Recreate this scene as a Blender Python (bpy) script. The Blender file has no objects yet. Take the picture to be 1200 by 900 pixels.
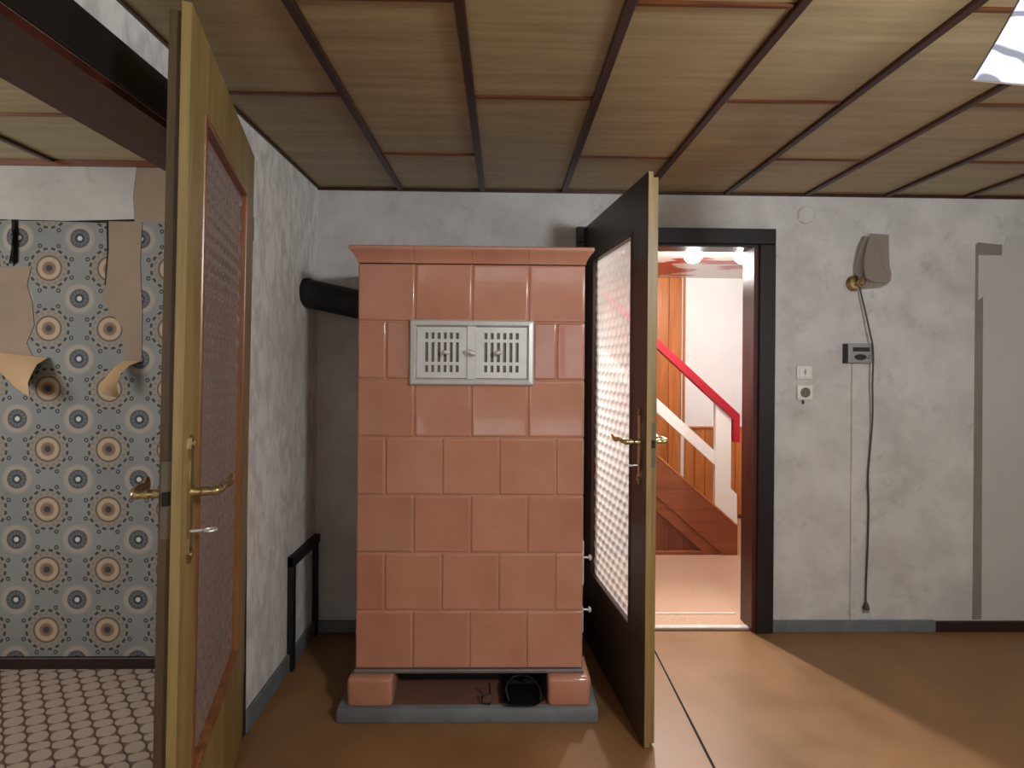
import bpy, bmesh, math, random
from mathutils import Matrix, Vector
random.seed(7)
PI = math.pi
scene = bpy.context.scene
C = scene.collection

# ------------------------------------------------------------------ camera
cam = bpy.data.cameras.new('camera'); camo = bpy.data.objects.new('camera', cam); C.objects.link(camo)
cam.sensor_width = 36; cam.lens = 18.0; cam.shift_y = -25/1200; cam.clip_start = .02
yaw, rho = math.radians(.95), math.radians(.45)
fw = Vector((math.sin(yaw), math.cos(yaw), 0)); r0 = Vector((math.cos(yaw), -math.sin(yaw), 0)); u0 = Vector((0, 0, 1))
rt = r0*math.cos(rho) + u0*math.sin(rho); up = -r0*math.sin(rho) + u0*math.cos(rho)
m = Matrix.Identity(4)
for i in range(3):
    m[i][0], m[i][1], m[i][2] = rt[i], up[i], -fw[i]
m[2][3] = 1.37
camo.matrix_world = m
scene.camera = camo

# ------------------------------------------------------------------ light and exposure
w = bpy.data.worlds.new('world'); scene.world = w; w.use_nodes = True
w.node_tree.nodes['Background'].inputs[0].default_value = (.72, .82, 1, 1)
w.node_tree.nodes['Background'].inputs[1].default_value = .6
vs = scene.view_settings
scene.display_settings.display_device = 'sRGB'
vs.view_transform = 'Standard'; vs.look = 'None'; vs.gamma = 1; vs.use_curve_mapping = False
vs.exposure = 0.1
scene.cycles.max_bounces = 10; scene.cycles.transmission_bounces = 8
scene.cycles.caustics_reflective = False

def area(name, loc, aim, sx, sy, power, col):
    l = bpy.data.lights.new(name, 'AREA'); l.shape = 'RECTANGLE'; l.size = sx; l.size_y = sy
    l.energy = power; l.color = col
    o = bpy.data.objects.new(name, l); C.objects.link(o); o.location = loc
    o.rotation_euler = Vector(aim).to_track_quat('-Z', 'Y').to_euler()
    return o
# area lights added as daylight from two unseen, assumed windows behind the camera
area('assumed_daylight_right', (3.09, -.75, 1.52), (-1, 0, 0), 1.3, 1.05, 3, (.92, .96, 1))
area('assumed_daylight_rear', (.35, -2.38, 1.5), (0, 1, 0), 1.6, 1.1, 8, (.95, .97, 1))  # fill added to light the stove front evenly
# daylight added to brighten the left room, from an unseen, assumed window
area('assumed_daylight_left_room', (-3.38, .75, 1.5), (1, 0, 0), 1.0, 1.1, 37, (1, .985, .96))

# ------------------------------------------------------------------ node helpers
class NT:
    def __init__(s, name):
        s.m = bpy.data.materials.new(name); s.m.use_nodes = True
        s.t = s.m.node_tree; s.n = s.t.nodes; s.b = s.n['Principled BSDF']
    def link(s, a, b): s.t.links.new(a, b)
    def set(s, sock, v):
        if isinstance(v, bpy.types.NodeSocket): s.link(v, sock)
        else: sock.default_value = v
    def math(s, op, a, b=None, c=None):
        n = s.n.new('ShaderNodeMath'); n.operation = op
        s.set(n.inputs[0], a)
        if b is not None: s.set(n.inputs[1], b)
        if c is not None: s.set(n.inputs[2], c)
        return n.outputs[0]
    def mix(s, f, a, b):
        n = s.n.new('ShaderNodeMix'); n.data_type = 'RGBA'
        s.set(n.inputs[0], f); s.set(n.inputs[6], a); s.set(n.inputs[7], b)
        return n.outputs[2]
    def pos(s): return s.n.new('ShaderNodeNewGeometry').outputs['Position']
    def objco(s): return s.n.new('ShaderNodeTexCoord').outputs['Object']
    def rnd(s): return s.n.new('ShaderNodeObjectInfo').outputs['Random']
    def sep(s, v):
        n = s.n.new('ShaderNodeSeparateXYZ'); s.link(v, n.inputs[0]); return n.outputs
    def comb(s, x, y, z):
        n = s.n.new('ShaderNodeCombineXYZ')
        for i, q in enumerate((x, y, z)): s.set(n.inputs[i], q)
        return n.outputs[0]
    def scale(s, v, sc, off=None):
        n = s.n.new('ShaderNodeMapping'); s.link(v, n.inputs[0]); n.inputs['Scale'].default_value = sc
        if off is not None: s.set(n.inputs['Location'], off)
        return n.outputs[0]
    def noise(s, v, sc, detail=4, rough=.55, dist=0):
        n = s.n.new('ShaderNodeTexNoise'); s.link(v, n.inputs['Vector'])
        n.inputs['Scale'].default_value = sc; n.inputs['Detail'].default_value = detail
        n.inputs['Roughness'].default_value = rough; n.inputs['Distortion'].default_value = dist
        return n.outputs[0]
    def voronoi(s, v, sc, out='Distance', feat='F1'):
        n = s.n.new('ShaderNodeTexVoronoi'); s.link(v, n.inputs['Vector']); n.feature = feat
        n.inputs['Scale'].default_value = sc; return n.outputs[out]
    def ramp(s, f, stops, interp='LINEAR'):
        n = s.n.new('ShaderNodeValToRGB'); s.set(n.inputs[0], f); cr = n.color_ramp; cr.interpolation = interp
        while len(cr.elements) < len(stops): cr.elements.new(.5)
        for e, (p, c) in zip(cr.elements, stops):
            e.position = p; e.color = c if len(c) == 4 else (*c, 1)
        return n.outputs
    def step(s, f, lo, hi):
        n = s.n.new('ShaderNodeMapRange'); s.set(n.inputs[0], f)
        n.inputs[1].default_value = lo; n.inputs[2].default_value = hi; return n.outputs[0]
    def bump(s, h, strength=.3, dist=.005):
        n = s.n.new('ShaderNodeBump'); s.set(n.inputs['Height'], h)
        n.inputs['Strength'].default_value = strength; n.inputs['Distance'].default_value = dist
        s.link(n.outputs[0], s.b.inputs['Normal'])
    def out(s, col=None, rough=None, metal=None, **kw):
        for k, v in (('Base Color', col), ('Roughness', rough), ('Metallic', metal)):
            if v is not None:
                if k == 'Base Color' and isinstance(v, tuple) and len(v) == 3: v = (*v, 1)
                s.set(s.b.inputs[k], v)
        for k, v in kw.items(): s.set(s.b.inputs[k.replace('_', ' ')], v)
        return s.m
def c4(c): return (*c, 1)
def srgb(r, g, b):
    f = lambda v: (v/255/12.92) if v <= 10 else ((v/255+.055)/1.055)**2.4
    return (f(r), f(g), f(b))

def plain(name, col, rough=.5, metal=0, var=.12, nscale=8, stretch=(1, 1, 1), bump=0, bscale=60):
    """a plain painted or metal surface with slight uneven colour"""
    t = NT(name); v = t.scale(t.objco(), stretch)
    n = t.noise(v, nscale)
    a = tuple(x*(1-var) for x in col); b = tuple(min(1, x*(1+var)) for x in col)
    cc = t.mix(t.step(n, .3, .7), c4(a), c4(b))
    if bump: t.bump(t.noise(v, bscale, 3), bump, .003)
    return t.out(cc, rough, metal)

def wood(name, dark, light, axis=2, rough=.45, scale=14, stretch=12, rnd=.0, spec=.5):
    """grain running along the given local axis, each piece from its own spot of the plank"""
    t = NT(name); st = [stretch]*3; st[axis] = 1
    r = t.rnd(); off = t.comb(t.math('MULTIPLY', r, 7.3), t.math('MULTIPLY', r, 3.1), t.math('MULTIPLY', r, 5.7))
    v = t.scale(t.objco(), tuple(st), off)
    n = t.noise(v, scale/6, 6, .6, .6)
    cc = t.mix(t.step(n, .28, .72), c4(dark), c4(light))
    if rnd:
        hs = t.n.new('ShaderNodeHueSaturation'); t.link(cc, hs.inputs['Color'])
        t.link(t.math('MULTIPLY_ADD', r, rnd*2, 1-rnd), hs.inputs['Value']); cc = hs.outputs[0]
    t.bump(n, .12, .002)
    return t.out(cc, rough, 0, **{'Specular_IOR_Level': spec})

MAT = {}
# --- plastered walls, mottled grey-white
def wall_mat(name, base, stain, sx=1.0):
    t = NT(name); p = t.pos()
    n1 = t.noise(p, 2.2, 5, .6, .4); n2 = t.noise(p, 13, 6, .65, .8); n3 = t.noise(p, 5, 4, .6)
    c1 = t.mix(t.step(n1, .35, .7), c4(base), c4(tuple(x*.86 for x in base)))
    k = t.math('MULTIPLY', t.step(n2, .50, .72), t.step(n3, .44, .64))
    c2 = t.mix(t.math('MULTIPLY', k, .5), c1, c4(stain))
    n4 = t.noise(p, 4.2, 4, .6, .3); c2 = t.mix(t.math('MULTIPLY', t.step(n4, .42, .72), .42), c2, c4(srgb(150, 144, 142)))
    t.bump(t.noise(p, 70, 4, .6), .25, .004)
    return t.out(c2, .85)
MAT['wall'] = wall_mat('mottled_plaster', srgb(208, 206, 202), srgb(128, 126, 124))
# --- embossed flowered wallpaper painted white on the left wall
t = NT('embossed_wallpaper'); p = t.pos(); v = t.scale(p, (1, 1, .55))
vo = t.voronoi(v, 15); n = t.noise(t.scale(p, (1, 1, .35)), 24, 4, .6, .8); big = t.noise(p, 1.8, 3)
h = t.math('MULTIPLY', t.step(vo, .15, .5), t.step(n, .35, .65))
cc = t.mix(t.step(h, .1, .8), c4(srgb(228, 225, 220)), c4(srgb(200, 196, 192)))
cc = t.mix(t.math('MULTIPLY', t.step(big, .45, .7), .45), cc, c4(srgb(190, 186, 182)))
t.bump(h, .22, .004)
MAT['wall_left'] = t.out(cc, .8)
MAT['white_wall'] = plain('smooth_white_wall', srgb(236, 237, 236), .8, var=.03, nscale=3)
MAT['bare'] = plain('bare_grey_plaster', srgb(128, 124, 116), .9, var=.12, nscale=14, stretch=(1, 1, .3))
MAT['smooth'] = plain('smooth_filled_plaster', srgb(186, 184, 180), .8, var=.05, nscale=3)
MAT['black'] = plain('black_painted_wood', srgb(28, 25, 25), .38, var=.3, nscale=9, stretch=(1, 1, .2))
MAT['redbrown'] = wood('red_brown_varnished_wood', srgb(52, 20, 14), srgb(86, 40, 28), 2, .4)
MAT['trim'] = wood('dark_ceiling_batten_wood', srgb(34, 16, 10), srgb(70, 36, 22), 1, .4)
MAT['trim_cross'] = wood('brown_cross_strip_wood', srgb(58, 28, 12), srgb(118, 66, 34), 0, .3)
MAT['base_grey'] = plain('grey_baseboard_paint', srgb(106, 110, 112), .6, var=.2, nscale=12)
MAT['base_dark'] = plain('dark_brown_baseboard_paint', srgb(40, 22, 20), .5, var=.2)
# --- ceiling veneer: fine grain across the panels, each panel a little different
t = NT('ceiling_veneer'); r = t.rnd(); p = t.pos()
off = t.comb(t.math('MULTIPLY', r, 9.0), t.math('MULTIPLY', r, 4.0), 0.0)
g1 = t.noise(t.scale(p, (1, 16, 1), off), 2.4, 6, .6, .3); g2 = t.noise(p, 1.6, 3)
cc = t.mix(t.step(g1, .3, .7), c4(srgb(146, 130, 96)), c4(srgb(174, 156, 118)))
cc = t.mix(t.math('MULTIPLY', t.step(g2, .4, .7), .3), cc, c4(srgb(136, 122, 98)))
hs = t.n.new('ShaderNodeHueSaturation'); t.link(cc, hs.inputs['Color'])
t.link(t.math('MULTIPLY_ADD', r, .16, .92), hs.inputs['Value'])
MAT['panel'] = t.out(hs.outputs[0], .42)
# --- brown linoleum
t = NT('brown_linoleum'); p = t.pos()
n1 = t.noise(p, 3.2, 5, .6); n2 = t.noise(p, 220, 2); n3 = t.noise(p, 1.3, 3)
cc = t.mix(t.step(n1, .3, .7), c4(srgb(124, 88, 54)), c4(srgb(150, 110, 70)))
cc = t.mix(t.math('MULTIPLY', t.step(n2, .35, .7), .35), cc, c4(srgb(124, 90, 54)))
cc = t.mix(t.math('MULTIPLY', t.step(n3, .5, .7), .4), cc, c4(srgb(122, 90, 56)))
t.bump(t.noise(p, 7, 3), .12, .01)
MAT['lino'] = t.out(cc, t.step(n1, -.5, 1.6), Specular_IOR_Level=.65)
t = NT('hall_linoleum'); p = t.pos(); n1 = t.noise(p, 90, 4, .7); n2 = t.noise(p, 3, 3)
cc = t.mix(t.step(n1, .35, .65), c4(srgb(186, 150, 124)), c4(srgb(206, 172, 146)))
cc = t.mix(t.math('MULTIPLY', n2, .3), cc, c4(srgb(190, 142, 114)))
MAT['hall_floor'] = t.out(cc, .42)
# --- carpet of leaning ovals
t = NT('oval_lattice_carpet'); p = t.pos(); x, y, z = t.sep(p)
ny = t.noise(p, 5, 2)
u = t.math('DIVIDE', t.math('MULTIPLY_ADD', y, 1.0, x), .083)
v = t.math('DIVIDE', t.math('MULTIPLY_ADD', x, -.12, y), .098)
fu = t.math('SUBTRACT', t.math('FRACT', u), .5); fv = t.math('FRACT', v)
def ell(cv, ru, rv, sk):
    a = t.math('DIVIDE', fu, ru)
    b = t.math('DIVIDE', t.math('SUBTRACT', t.math('SUBTRACT', fv, cv), t.math('MULTIPLY', fu, sk)), rv)
    return t.math('ADD', t.math('MULTIPLY', a, a), t.math('MULTIPLY', b, b))
e = t.math('MINIMUM', ell(.28, .50, .275, .26), ell(.78, .52, .205, .16))
ln = t.step(t.math('ABSOLUTE', t.math('ADD', fu, t.math('MULTIPLY', t.math('SINE', t.math('MULTIPLY', fv, 4*PI)), .03))), .42, .49)
fib = t.noise(p, 300, 2)
lightc = t.mix(fib, c4(srgb(150, 132, 120)), c4(srgb(200, 182, 164)))
cc = t.mix(t.math('MULTIPLY', t.step(e, .86, 1.14), .75), lightc, c4(srgb(78, 54, 46)))
cc = t.mix(t.math('MULTIPLY', ln, .85), cc, c4(srgb(72, 48, 42)))
t.bump(fib, .5, .004)
MAT['carpet'] = t.out(cc, .95)
# --- medallion wallpaper
t = NT('medallion_wallpaper'); x, y, z = t.sep(t.pos()); PITCH = .268
def cell(du, dv):
    fu = t.math('SUBTRACT', t.math('FRACT', t.math('ADD', t.math('DIVIDE', t.math('ADD', x, 2.023), PITCH), .5+du+20)), .5)
    fv = t.math('SUBTRACT', t.math('FRACT', t.math('ADD', t.math('DIVIDE', t.math('SUBTRACT', z, 1.506), PITCH), .5+dv+20)), .5)
    r = t.math('SQRT', t.math('ADD', t.math('MULTIPLY', fu, fu), t.math('MULTIPLY', fv, fv)))
    return r, t.math('ARCTAN2', fv, fu)
R1, A1 = cell(0, 0); R2, A2 = cell(.5, .5)
bg = srgb(136, 138, 137); halo = srgb(160, 151, 142); navy = srgb(52, 56, 66); beige = srgb(178, 158, 134); brn = srgb(118, 98, 80); grey = srgb(140, 134, 126)
pn = t.noise(t.pos(), 3, 3)
base = t.mix(t.step(pn, .35, .65), c4(bg), c4(tuple(q*.86 for q in bg)))
sm = t.ramp(R2, [(0, (*srgb(206, 206, 200), 1)), (.035, (*srgb(200, 200, 196), 1)), (.045, (*navy, 1)), (.075, (*navy, 1)), (.09, (*srgb(104, 108, 112), 1)),
                 (.135, (*srgb(92, 96, 102), 1)), (.15, (*navy, 1)), (.165, (*halo, 1)), (.215, (*halo, 1)), (.26, (*halo, 0))])
base = t.mix(sm[1], base, sm[0])
pet = t.math('MULTIPLY', t.math('GREATER_THAN', t.math('COSINE', t.math('MULTIPLY', A2, 12)), .2), t.math('COMPARE', R2, .115, .02))
base = t.mix(t.math('MULTIPLY', pet, .55), base, c4(navy))
lg = t.ramp(R1, [(0, (*navy, 1)), (.045, (*navy, 1)), (.06, (*brn, 1)), (.10, (*srgb(132, 106, 84), 1)), (.125, (*beige, 1)), (.175, (*beige, 1)), (.192, (*brn, 1)),
                 (.205, (*srgb(70, 56, 46), 1)), (.22, (*grey, 1)), (.33, (*grey, 1)), (.37, (*grey, 0))])
base = t.mix(lg[1], base, lg[0])
sp = t.math('MULTIPLY', t.math('GREATER_THAN', t.math('COSINE', t.math('MULTIPLY', A1, 16)), .35), t.math('COMPARE', R1, .265, .022))
base = t.mix(t.math('MULTIPLY', sp, .45), base, c4(brn))
sp = t.math('MULTIPLY', t.math('GREATER_THAN', t.math('COSINE', t.math('MULTIPLY', t.math('ADD', A1, PI/16), 16)), -.15), t.math('COMPARE', R1, .325, .02))
base = t.mix(sp, base, c4(navy))
ang = t.math('SUBTRACT', t.math('FLOORED_MODULO', A1, PI/4), PI/8)
dx_ = t.math('SUBTRACT', t.math('MULTIPLY', R1, t.math('COSINE', ang)), .40); dy_ = t.math('MULTIPLY', R1, t.math('SINE', ang))
dd = t.math('SQRT', t.math('ADD', t.math('MULTIPLY', dx_, dx_), t.math('MULTIPLY', dy_, dy_)))
base = t.mix(t.step(dd, .04, .034), base, c4(navy)); base = t.mix(t.step(dd, .02, .012), base, c4(grey))
t.bump(t.noise(t.pos(), 40, 3), .1, .003)
MAT['medallion'] = t.out(base, .8)
MAT['paper_white'] = wall_mat('faint_leaf_white_wallpaper', srgb(196, 194, 190), srgb(130, 128, 126))
MAT['backing'] = plain('bare_paper_backing', srgb(150, 132, 114), .9, var=.1, nscale=5)
MAT['backing2'] = plain('torn_paper_reverse', srgb(186, 154, 118), .9, var=.1, nscale=6)
MAT['void'] = plain('dark_gap', srgb(24, 20, 18), .9)
# --- stove
t = NT('salmon_glazed_tile'); r = t.rnd(); o = t.objco()
n1 = t.noise(t.pos(), 5, 4, .6); n2 = t.noise(o, 160, 2)
cc = t.mix(t.step(n1, .3, .7), c4(srgb(176, 118, 94)), c4(srgb(190, 134, 110)))
cc = t.mix(t.math('MULTIPLY', t.step(n2, .4, .7), .18), cc, c4(srgb(158, 102, 82)))
hs = t.n.new('ShaderNodeHueSaturation'); t.link(cc, hs.inputs['Color'])
t.link(t.math('MULTIPLY_ADD', r, .10, .95), hs.inputs['Value']); t.link(t.math('MULTIPLY_ADD', t.math('FRACT', t.math('MULTIPLY', r, 7.0)), .008, .496), hs.inputs['Hue'])
t.bump(t.noise(o, 9, 3), .06, .01)
MAT['tile'] = t.out(hs.outputs[0], .16, 0, Coat_Weight=.35)
MAT['grout'] = plain('stove_grout', srgb(182, 134, 112), .8)
MAT['steel'] = plain('brushed_aluminium', srgb(204, 203, 199), .4, .35, var=.06, nscale=20, bump=.05)
MAT['steel_dark'] = plain('vent_inside', srgb(122, 118, 112), .7, .2)
MAT['zinc'] = plain('dull_grey_metal_rim', srgb(126, 120, 118), .45, .5)
MAT['plinth'] = plain('grey_painted_concrete', srgb(110, 114, 116), .7, var=.18, nscale=10, bump=.2)
MAT['plinth_top'] = plain('brown_hearth_tile', srgb(118, 82, 66), .55)
MAT['iron'] = plain('black_iron', srgb(20, 19, 19), .5, .3, var=.3)
MAT['matt_black'] = plain('matt_black_pipe', srgb(15, 14, 14), .62, .1)
MAT['core'] = plain('dark_stove_core', srgb(40, 30, 26), .9)
# --- doors
MAT['olive'] = wood('olive_tan_door_veneer', srgb(114, 94, 54), srgb(160, 136, 84), 2, .42, 10, 14)
MAT['shaded_rebate'] = wood('shaded_brown_door_edge', srgb(62, 46, 28), srgb(96, 76, 48), 2, .5, 10, 14)  # darker copy of the veneer, with the edge's shadow in its colour
MAT['darkdoor'] = wood('dark_brown_door_paint', srgb(44, 32, 26), srgb(62, 47, 38), 2, .36, 8, 12)
MAT['bead'] = wood('orange_varnished_bead', srgb(100, 60, 34), srgb(150, 98, 58), 2, .28, 10, 12)
MAT['darkbead'] = wood('red_brown_bead', srgb(48, 24, 18), srgb(78, 42, 32), 2, .32, 10, 12)
MAT['brass'] = plain('aged_brass', srgb(178, 158, 112), .26, .9, var=.25, nscale=14)
def cast_glass(name, tint, milky, k):
    """clear glass with a milky cast: see-through, light-scattering and mirroring shares"""
    t = NT(name)
    def sh(kind, col, rough=None):
        n = t.n.new(kind); n.inputs[0].default_value = (*col, 1)
        if rough is not None: n.inputs['Roughness'].default_value = rough
        return n.outputs[0]
    def mixs(f, a, b):
        n = t.n.new('ShaderNodeMixShader'); n.inputs[0].default_value = f
        t.link(a, n.inputs[1]); t.link(b, n.inputs[2]); return n.outputs[0]
    body = mixs(k, sh('ShaderNodeBsdfTransparent', tint), sh('ShaderNodeBsdfTranslucent', milky))
    t.link(mixs(.16, body, sh('ShaderNodeBsdfGlossy', (1, 1, 1), .08)), t.n['Material Output'].inputs[0])
    return t.m
MAT['glass'] = cast_glass('cast_door_glass', srgb(245, 242, 236), srgb(250, 248, 244), .72)
MAT['glass_tinted'] = cast_glass('dull_brown_door_glass', srgb(206, 190, 182), srgb(150, 132, 124), .45)
t = NT('smoky_sconce_glass')
MAT['smoky'] = t.out(srgb(190, 176, 164), .12, 0, Transmission_Weight=.6, IOR=1.3)
t = NT('clear_sconce_glass')
MAT['clear'] = t.out(srgb(225, 222, 215), .05, 0, Transmission_Weight=.9, IOR=1.4)
MAT['white_plastic'] = plain('white_plastic', srgb(224, 222, 214), .35, var=.03)
MAT['grey_plastic'] = plain('grey_plastic', srgb(150, 150, 146), .45, var=.05)
MAT['dark_plastic'] = plain('dark_plastic', srgb(30, 30, 32), .4)
MAT['cord'] = plain('dark_grey_cord', srgb(66, 62, 60), .6)
# --- hall
MAT['pine'] = wood('varnished_pine', srgb(160, 88, 38), srgb(206, 130, 66), 2, .32, 9, 10, .08)
MAT['stairwood'] = wood('red_brown_stair_wood', srgb(112, 56, 30), srgb(150, 82, 48), 0, .35, 9, 10, .08)
MAT['stairpanel'] = wood('dark_red_stair_panelling', srgb(92, 42, 22), srgb(126, 62, 34), 2, .4, 9, 10, .1)
MAT['white_gloss'] = plain('white_gloss_paint', srgb(236, 234, 228), .3, var=.02)
MAT['red'] = plain('red_lacquer', srgb(168, 22, 40), .3, var=.08)
MAT['alu'] = plain('bright_threshold_metal', srgb(232, 228, 218), .3, .4)
t = NT('red_and_white_ceiling'); p = t.pos(); n1 = t.noise(t.scale(p, (1, 1.7, 1)), 1.5, 2, .5, 1.4)  # noise splits the ceiling colour into red and white blotches
MAT['hall_ceiling'] = t.out(t.mix(t.step(n1, .46, .49), c4(srgb(196, 190, 182)), c4(srgb(150, 24, 38))), .3)
def emit(name, col, st):
    t = NT(name); return t.out(col, .5, 0, Emission_Color=(*col, 1), Emission_Strength=st)
MAT['bulb'] = emit('lit_hall_bulb', (1, .93, .82), 30)
# lit frosted shade of the ceiling lamp with grey swirls printed on it
t = NT('frosted_lamp_shade'); o = t.objco()
wv = t.n.new('ShaderNodeTexWave'); wv.wave_type = 'RINGS'; t.link(t.scale(o, (1, 1, 1.0)), wv.inputs['Vector'])
wv.inputs['Scale'].default_value = 5.5; wv.inputs['Distortion'].default_value = 7; wv.inputs['Detail'].default_value = 1; wv.inputs['Detail Scale'].default_value = 1.6
k = t.step(wv.outputs[1], .88, .96)
cc = t.mix(k, c4(srgb(226, 229, 242)), c4(srgb(128, 131, 144)))
MAT['shade'] = t.out(cc, .3, 0, Emission_Color=cc, Emission_Strength=.42, Coat_Weight=.3)

# ------------------------------------------------------------------ mesh helpers
def bm_new(): return bmesh.new()
def box(bm, x0, x1, y0, y1, z0, z1, bev=0, seg=2):
    M = Matrix.Translation(((x0+x1)/2, (y0+y1)/2, (z0+z1)/2)) @ Matrix.Diagonal((x1-x0, y1-y0, z1-z0, 1))
    g = bmesh.ops.create_cube(bm, size=1, matrix=M)
    if bev:
        es = list({e for v in g['verts'] for e in v.link_edges})
        bmesh.ops.bevel(bm, geom=es, offset=bev, segments=seg, profile=.5, affect='EDGES')
    return bm
def prism(bm, pts, axis, a, b):
    """polygon in the plane normal to axis, extruded from a to b"""
    def P(p, d):
        return {'x': (d, p[0], p[1]), 'y': (p[0], d, p[1]), 'z': (p[0], p[1], d)}[axis]
    A = [bm.verts.new(P(p, a)) for p in pts]; B = [bm.verts.new(P(p, b)) for p in pts]
    bm.faces.new(A); bm.faces.new(B[::-1]); n = len(pts)
    for i in range(n): bm.faces.new((A[i], B[i], B[(i+1) % n], A[(i+1) % n]))
    bmesh.ops.recalc_face_normals(bm, faces=bm.faces[:])
    return bm
def lathe(bm, prof, M=None, n=20):
    """profile of (radius, height) turned round local z, then moved by M"""
    M = M or Matrix.Identity(4); rings = []
    for r, h in prof:
        rings.append([bm.verts.new(M @ Vector((r*math.cos(2*PI*i/n), r*math.sin(2*PI*i/n), h))) for i in range(n)])
    for a, b in zip(rings, rings[1:]):
        for i in range(n): bm.faces.new((a[i], a[(i+1) % n], b[(i+1) % n], b[i]))
    bm.faces.new(rings[0][::-1]); bm.faces.new(rings[-1])
    bmesh.ops.recalc_face_normals(bm, faces=bm.faces[:])
    return bm
def tube(bm, pts, r, n=8):
    pts = [Vector(p) for p in pts]; rings = []; ref = None
    for i, p in enumerate(pts):
        d = (pts[min(i+1, len(pts)-1)] - pts[max(i-1, 0)]).normalized()
        if ref is None: ref = d.orthogonal().normalized()
        s = (ref - d*ref.dot(d)).normalized(); ref = s; q = d.cross(s)
        rr = r[i] if isinstance(r, (list, tuple)) else r
        rings.append([bm.verts.new(p + (s*math.cos(2*PI*k/n) + q*math.sin(2*PI*k/n))*rr) for k in range(n)])
    for a, b in zip(rings, rings[1:]):
        for k in range(n): bm.faces.new((a[k], a[(k+1) % n], b[(k+1) % n], b[k]))
    bm.faces.new(rings[0][::-1]); bm.faces.new(rings[-1])
    bmesh.ops.recalc_face_normals(bm, faces=bm.faces[:])
    return bm
def smooth_curve(pts, k=6):
    """Catmull-Rom through the points"""
    P = [Vector(p) for p in pts]; P = [P[0]*2-P[1]] + P + [P[-1]*2-P[-2]]; out = []
    for i in range(1, len(P)-2):
        a, b, c, d = P[i-1:i+3]
        for j in range(k):
            u = j/k
            out.append(.5*((2*b)+(c-a)*u+(2*a-5*b+4*c-d)*u*u+(3*b-a-3*c+d)*u**3))
    out.append(P[-2]); return out
ROOT = {}
def props(o, label=None, cat=None, group=None, kind=None):
    for k, v in (('label', label), ('category', cat), ('group', group), ('kind', kind)):
        if v: o[k] = v
    return o
def thing(name, loc, label, cat, rz=0, group=None, kind=None):
    o = bpy.data.objects.new(name, None); C.objects.link(o); o.location = loc; o.rotation_euler = (0, 0, rz)
    o.empty_display_size = .1
    ROOT[o] = Matrix.Translation(loc) @ Matrix.Rotation(rz, 4, 'Z')
    return props(o, label, cat, group, kind)
def mesh(name, bm, mat, smooth=False):
    me = bpy.data.meshes.new(name); bm.to_mesh(me); bm.free()
    if smooth:
        me.polygons.foreach_set('use_smooth', [True]*len(me.polygons))
        try: me.set_sharp_from_angle(angle=math.radians(40))
        except Exception: pass
    me.materials.append(mat if not isinstance(mat, str) else MAT[mat]); return me
def put(name, me, parent=None, loc=(0, 0, 0), rot=(0, 0, 0)):
    o = bpy.data.objects.new(name, me); C.objects.link(o); o.location = loc; o.rotation_euler = rot
    if parent is not None: o.parent = parent
    return o
def part(name, bm, mat, parent=None, smooth=False, world=False, label=None, cat=None, group=None, kind=None):
    """one mesh object; world=True: bm is in world space and is brought into the parent's space"""
    if world and parent is not None:
        q, M = parent, None
        while q is not None:
            if q in ROOT: M = ROOT[q]; break
            q = q.parent
        if M is not None: bm.transform(M.inverted())
    return props(put(name, mesh(name, bm, mat, smooth), parent), label, cat, group, kind)
def tri(c): return c

# ================================================================== THE SETTING
BY, LX, RX, RY, CZ = 2.61, -.945, 3.1, -2.4, 2.25    # back wall, left wall, right wall, rear wall, ceiling
ST = 'structure'
# ---- floors
floor = part('floor', box(bm_new(), LX, RX, RY, BY+.02, -.06, -.004), 'void', label='brown linoleum floor of the main room', cat='floor', kind=ST)
def sheet(poly): return prism(bm_new(), poly, 'z', -.004, 0)
sx0, sx1 = .722, .734
part('linoleum_sheet', sheet([(LX, RY), (.716, RY), (.720, 1.726), (.727, 2.313), (.730, BY), (LX, BY)]), 'lino', floor)
part('linoleum_sheet', sheet([(.726, RY), (RX, RY), (RX, BY), (.738, BY), (.735, 2.313), (.731, 1.726)]), 'lino', floor)
part('floor', box(bm_new(), -3.4, -.945, -.9, 2.33, -.06, 0), 'carpet', label='beige carpet with dark oval lattice in the left room', cat='floor', kind=ST)
part('floor', box(bm_new(), -.6, 2.5, BY+.02, 4.56, -.06, 0), 'hall_floor', label='terracotta beige hall floor beyond the open doorway', cat='floor', kind=ST)
# ---- walls (boxes round the openings)
BT = BY+.10
DL, DR, DH = .44, 1.30, 1.982      # doorway in the back wall
bm = bm_new()
box(bm, -1.145, DL, BY, BT, 0, 2.4); box(bm, DR, RX+.15, BY, BT, 0, 2.4); box(bm, DL, DR, BY, BT, DH, 2.4)
wall_back = part('wall_back', bm, 'wall', label='mottled grey white back wall behind the tiled stove', cat='wall', kind=ST)
OY0, OY1, OH = .935, 1.80, 2.035   # doorway in the left wall
bm = bm_new()
box(bm, -1.145, LX, RY, OY0, 0, 2.4); box(bm, -1.145, LX, OY1, BY, 0, 2.4); box(bm, -1.145, LX, OY0, OY1, OH, 2.4)
wall_left = part('wall_left', bm, 'wall_left', label='embossed white papered left wall holding the left door', cat='wall', kind=ST)
bm = bm_new()   # right wall with an assumed window opening
box(bm, RX, RX+.15, RY, -1.42, 0, 2.4); box(bm, RX, RX+.15, -.08, BY, 0, 2.4)
box(bm, RX, RX+.15, -1.42, -.08, 0, .97); box(bm, RX, RX+.15, -1.42, -.08, 2.07, 2.4)
part('wall_right', bm, 'wall', label='right wall of the main room with an assumed window', cat='wall', kind=ST)
bm = bm_new()   # rear wall with an assumed window opening
box(bm, -1.145, -.47, RY-.15, RY, 0, 2.4); box(bm, 1.17, RX+.15, RY-.15, RY, 0, 2.4)
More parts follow.
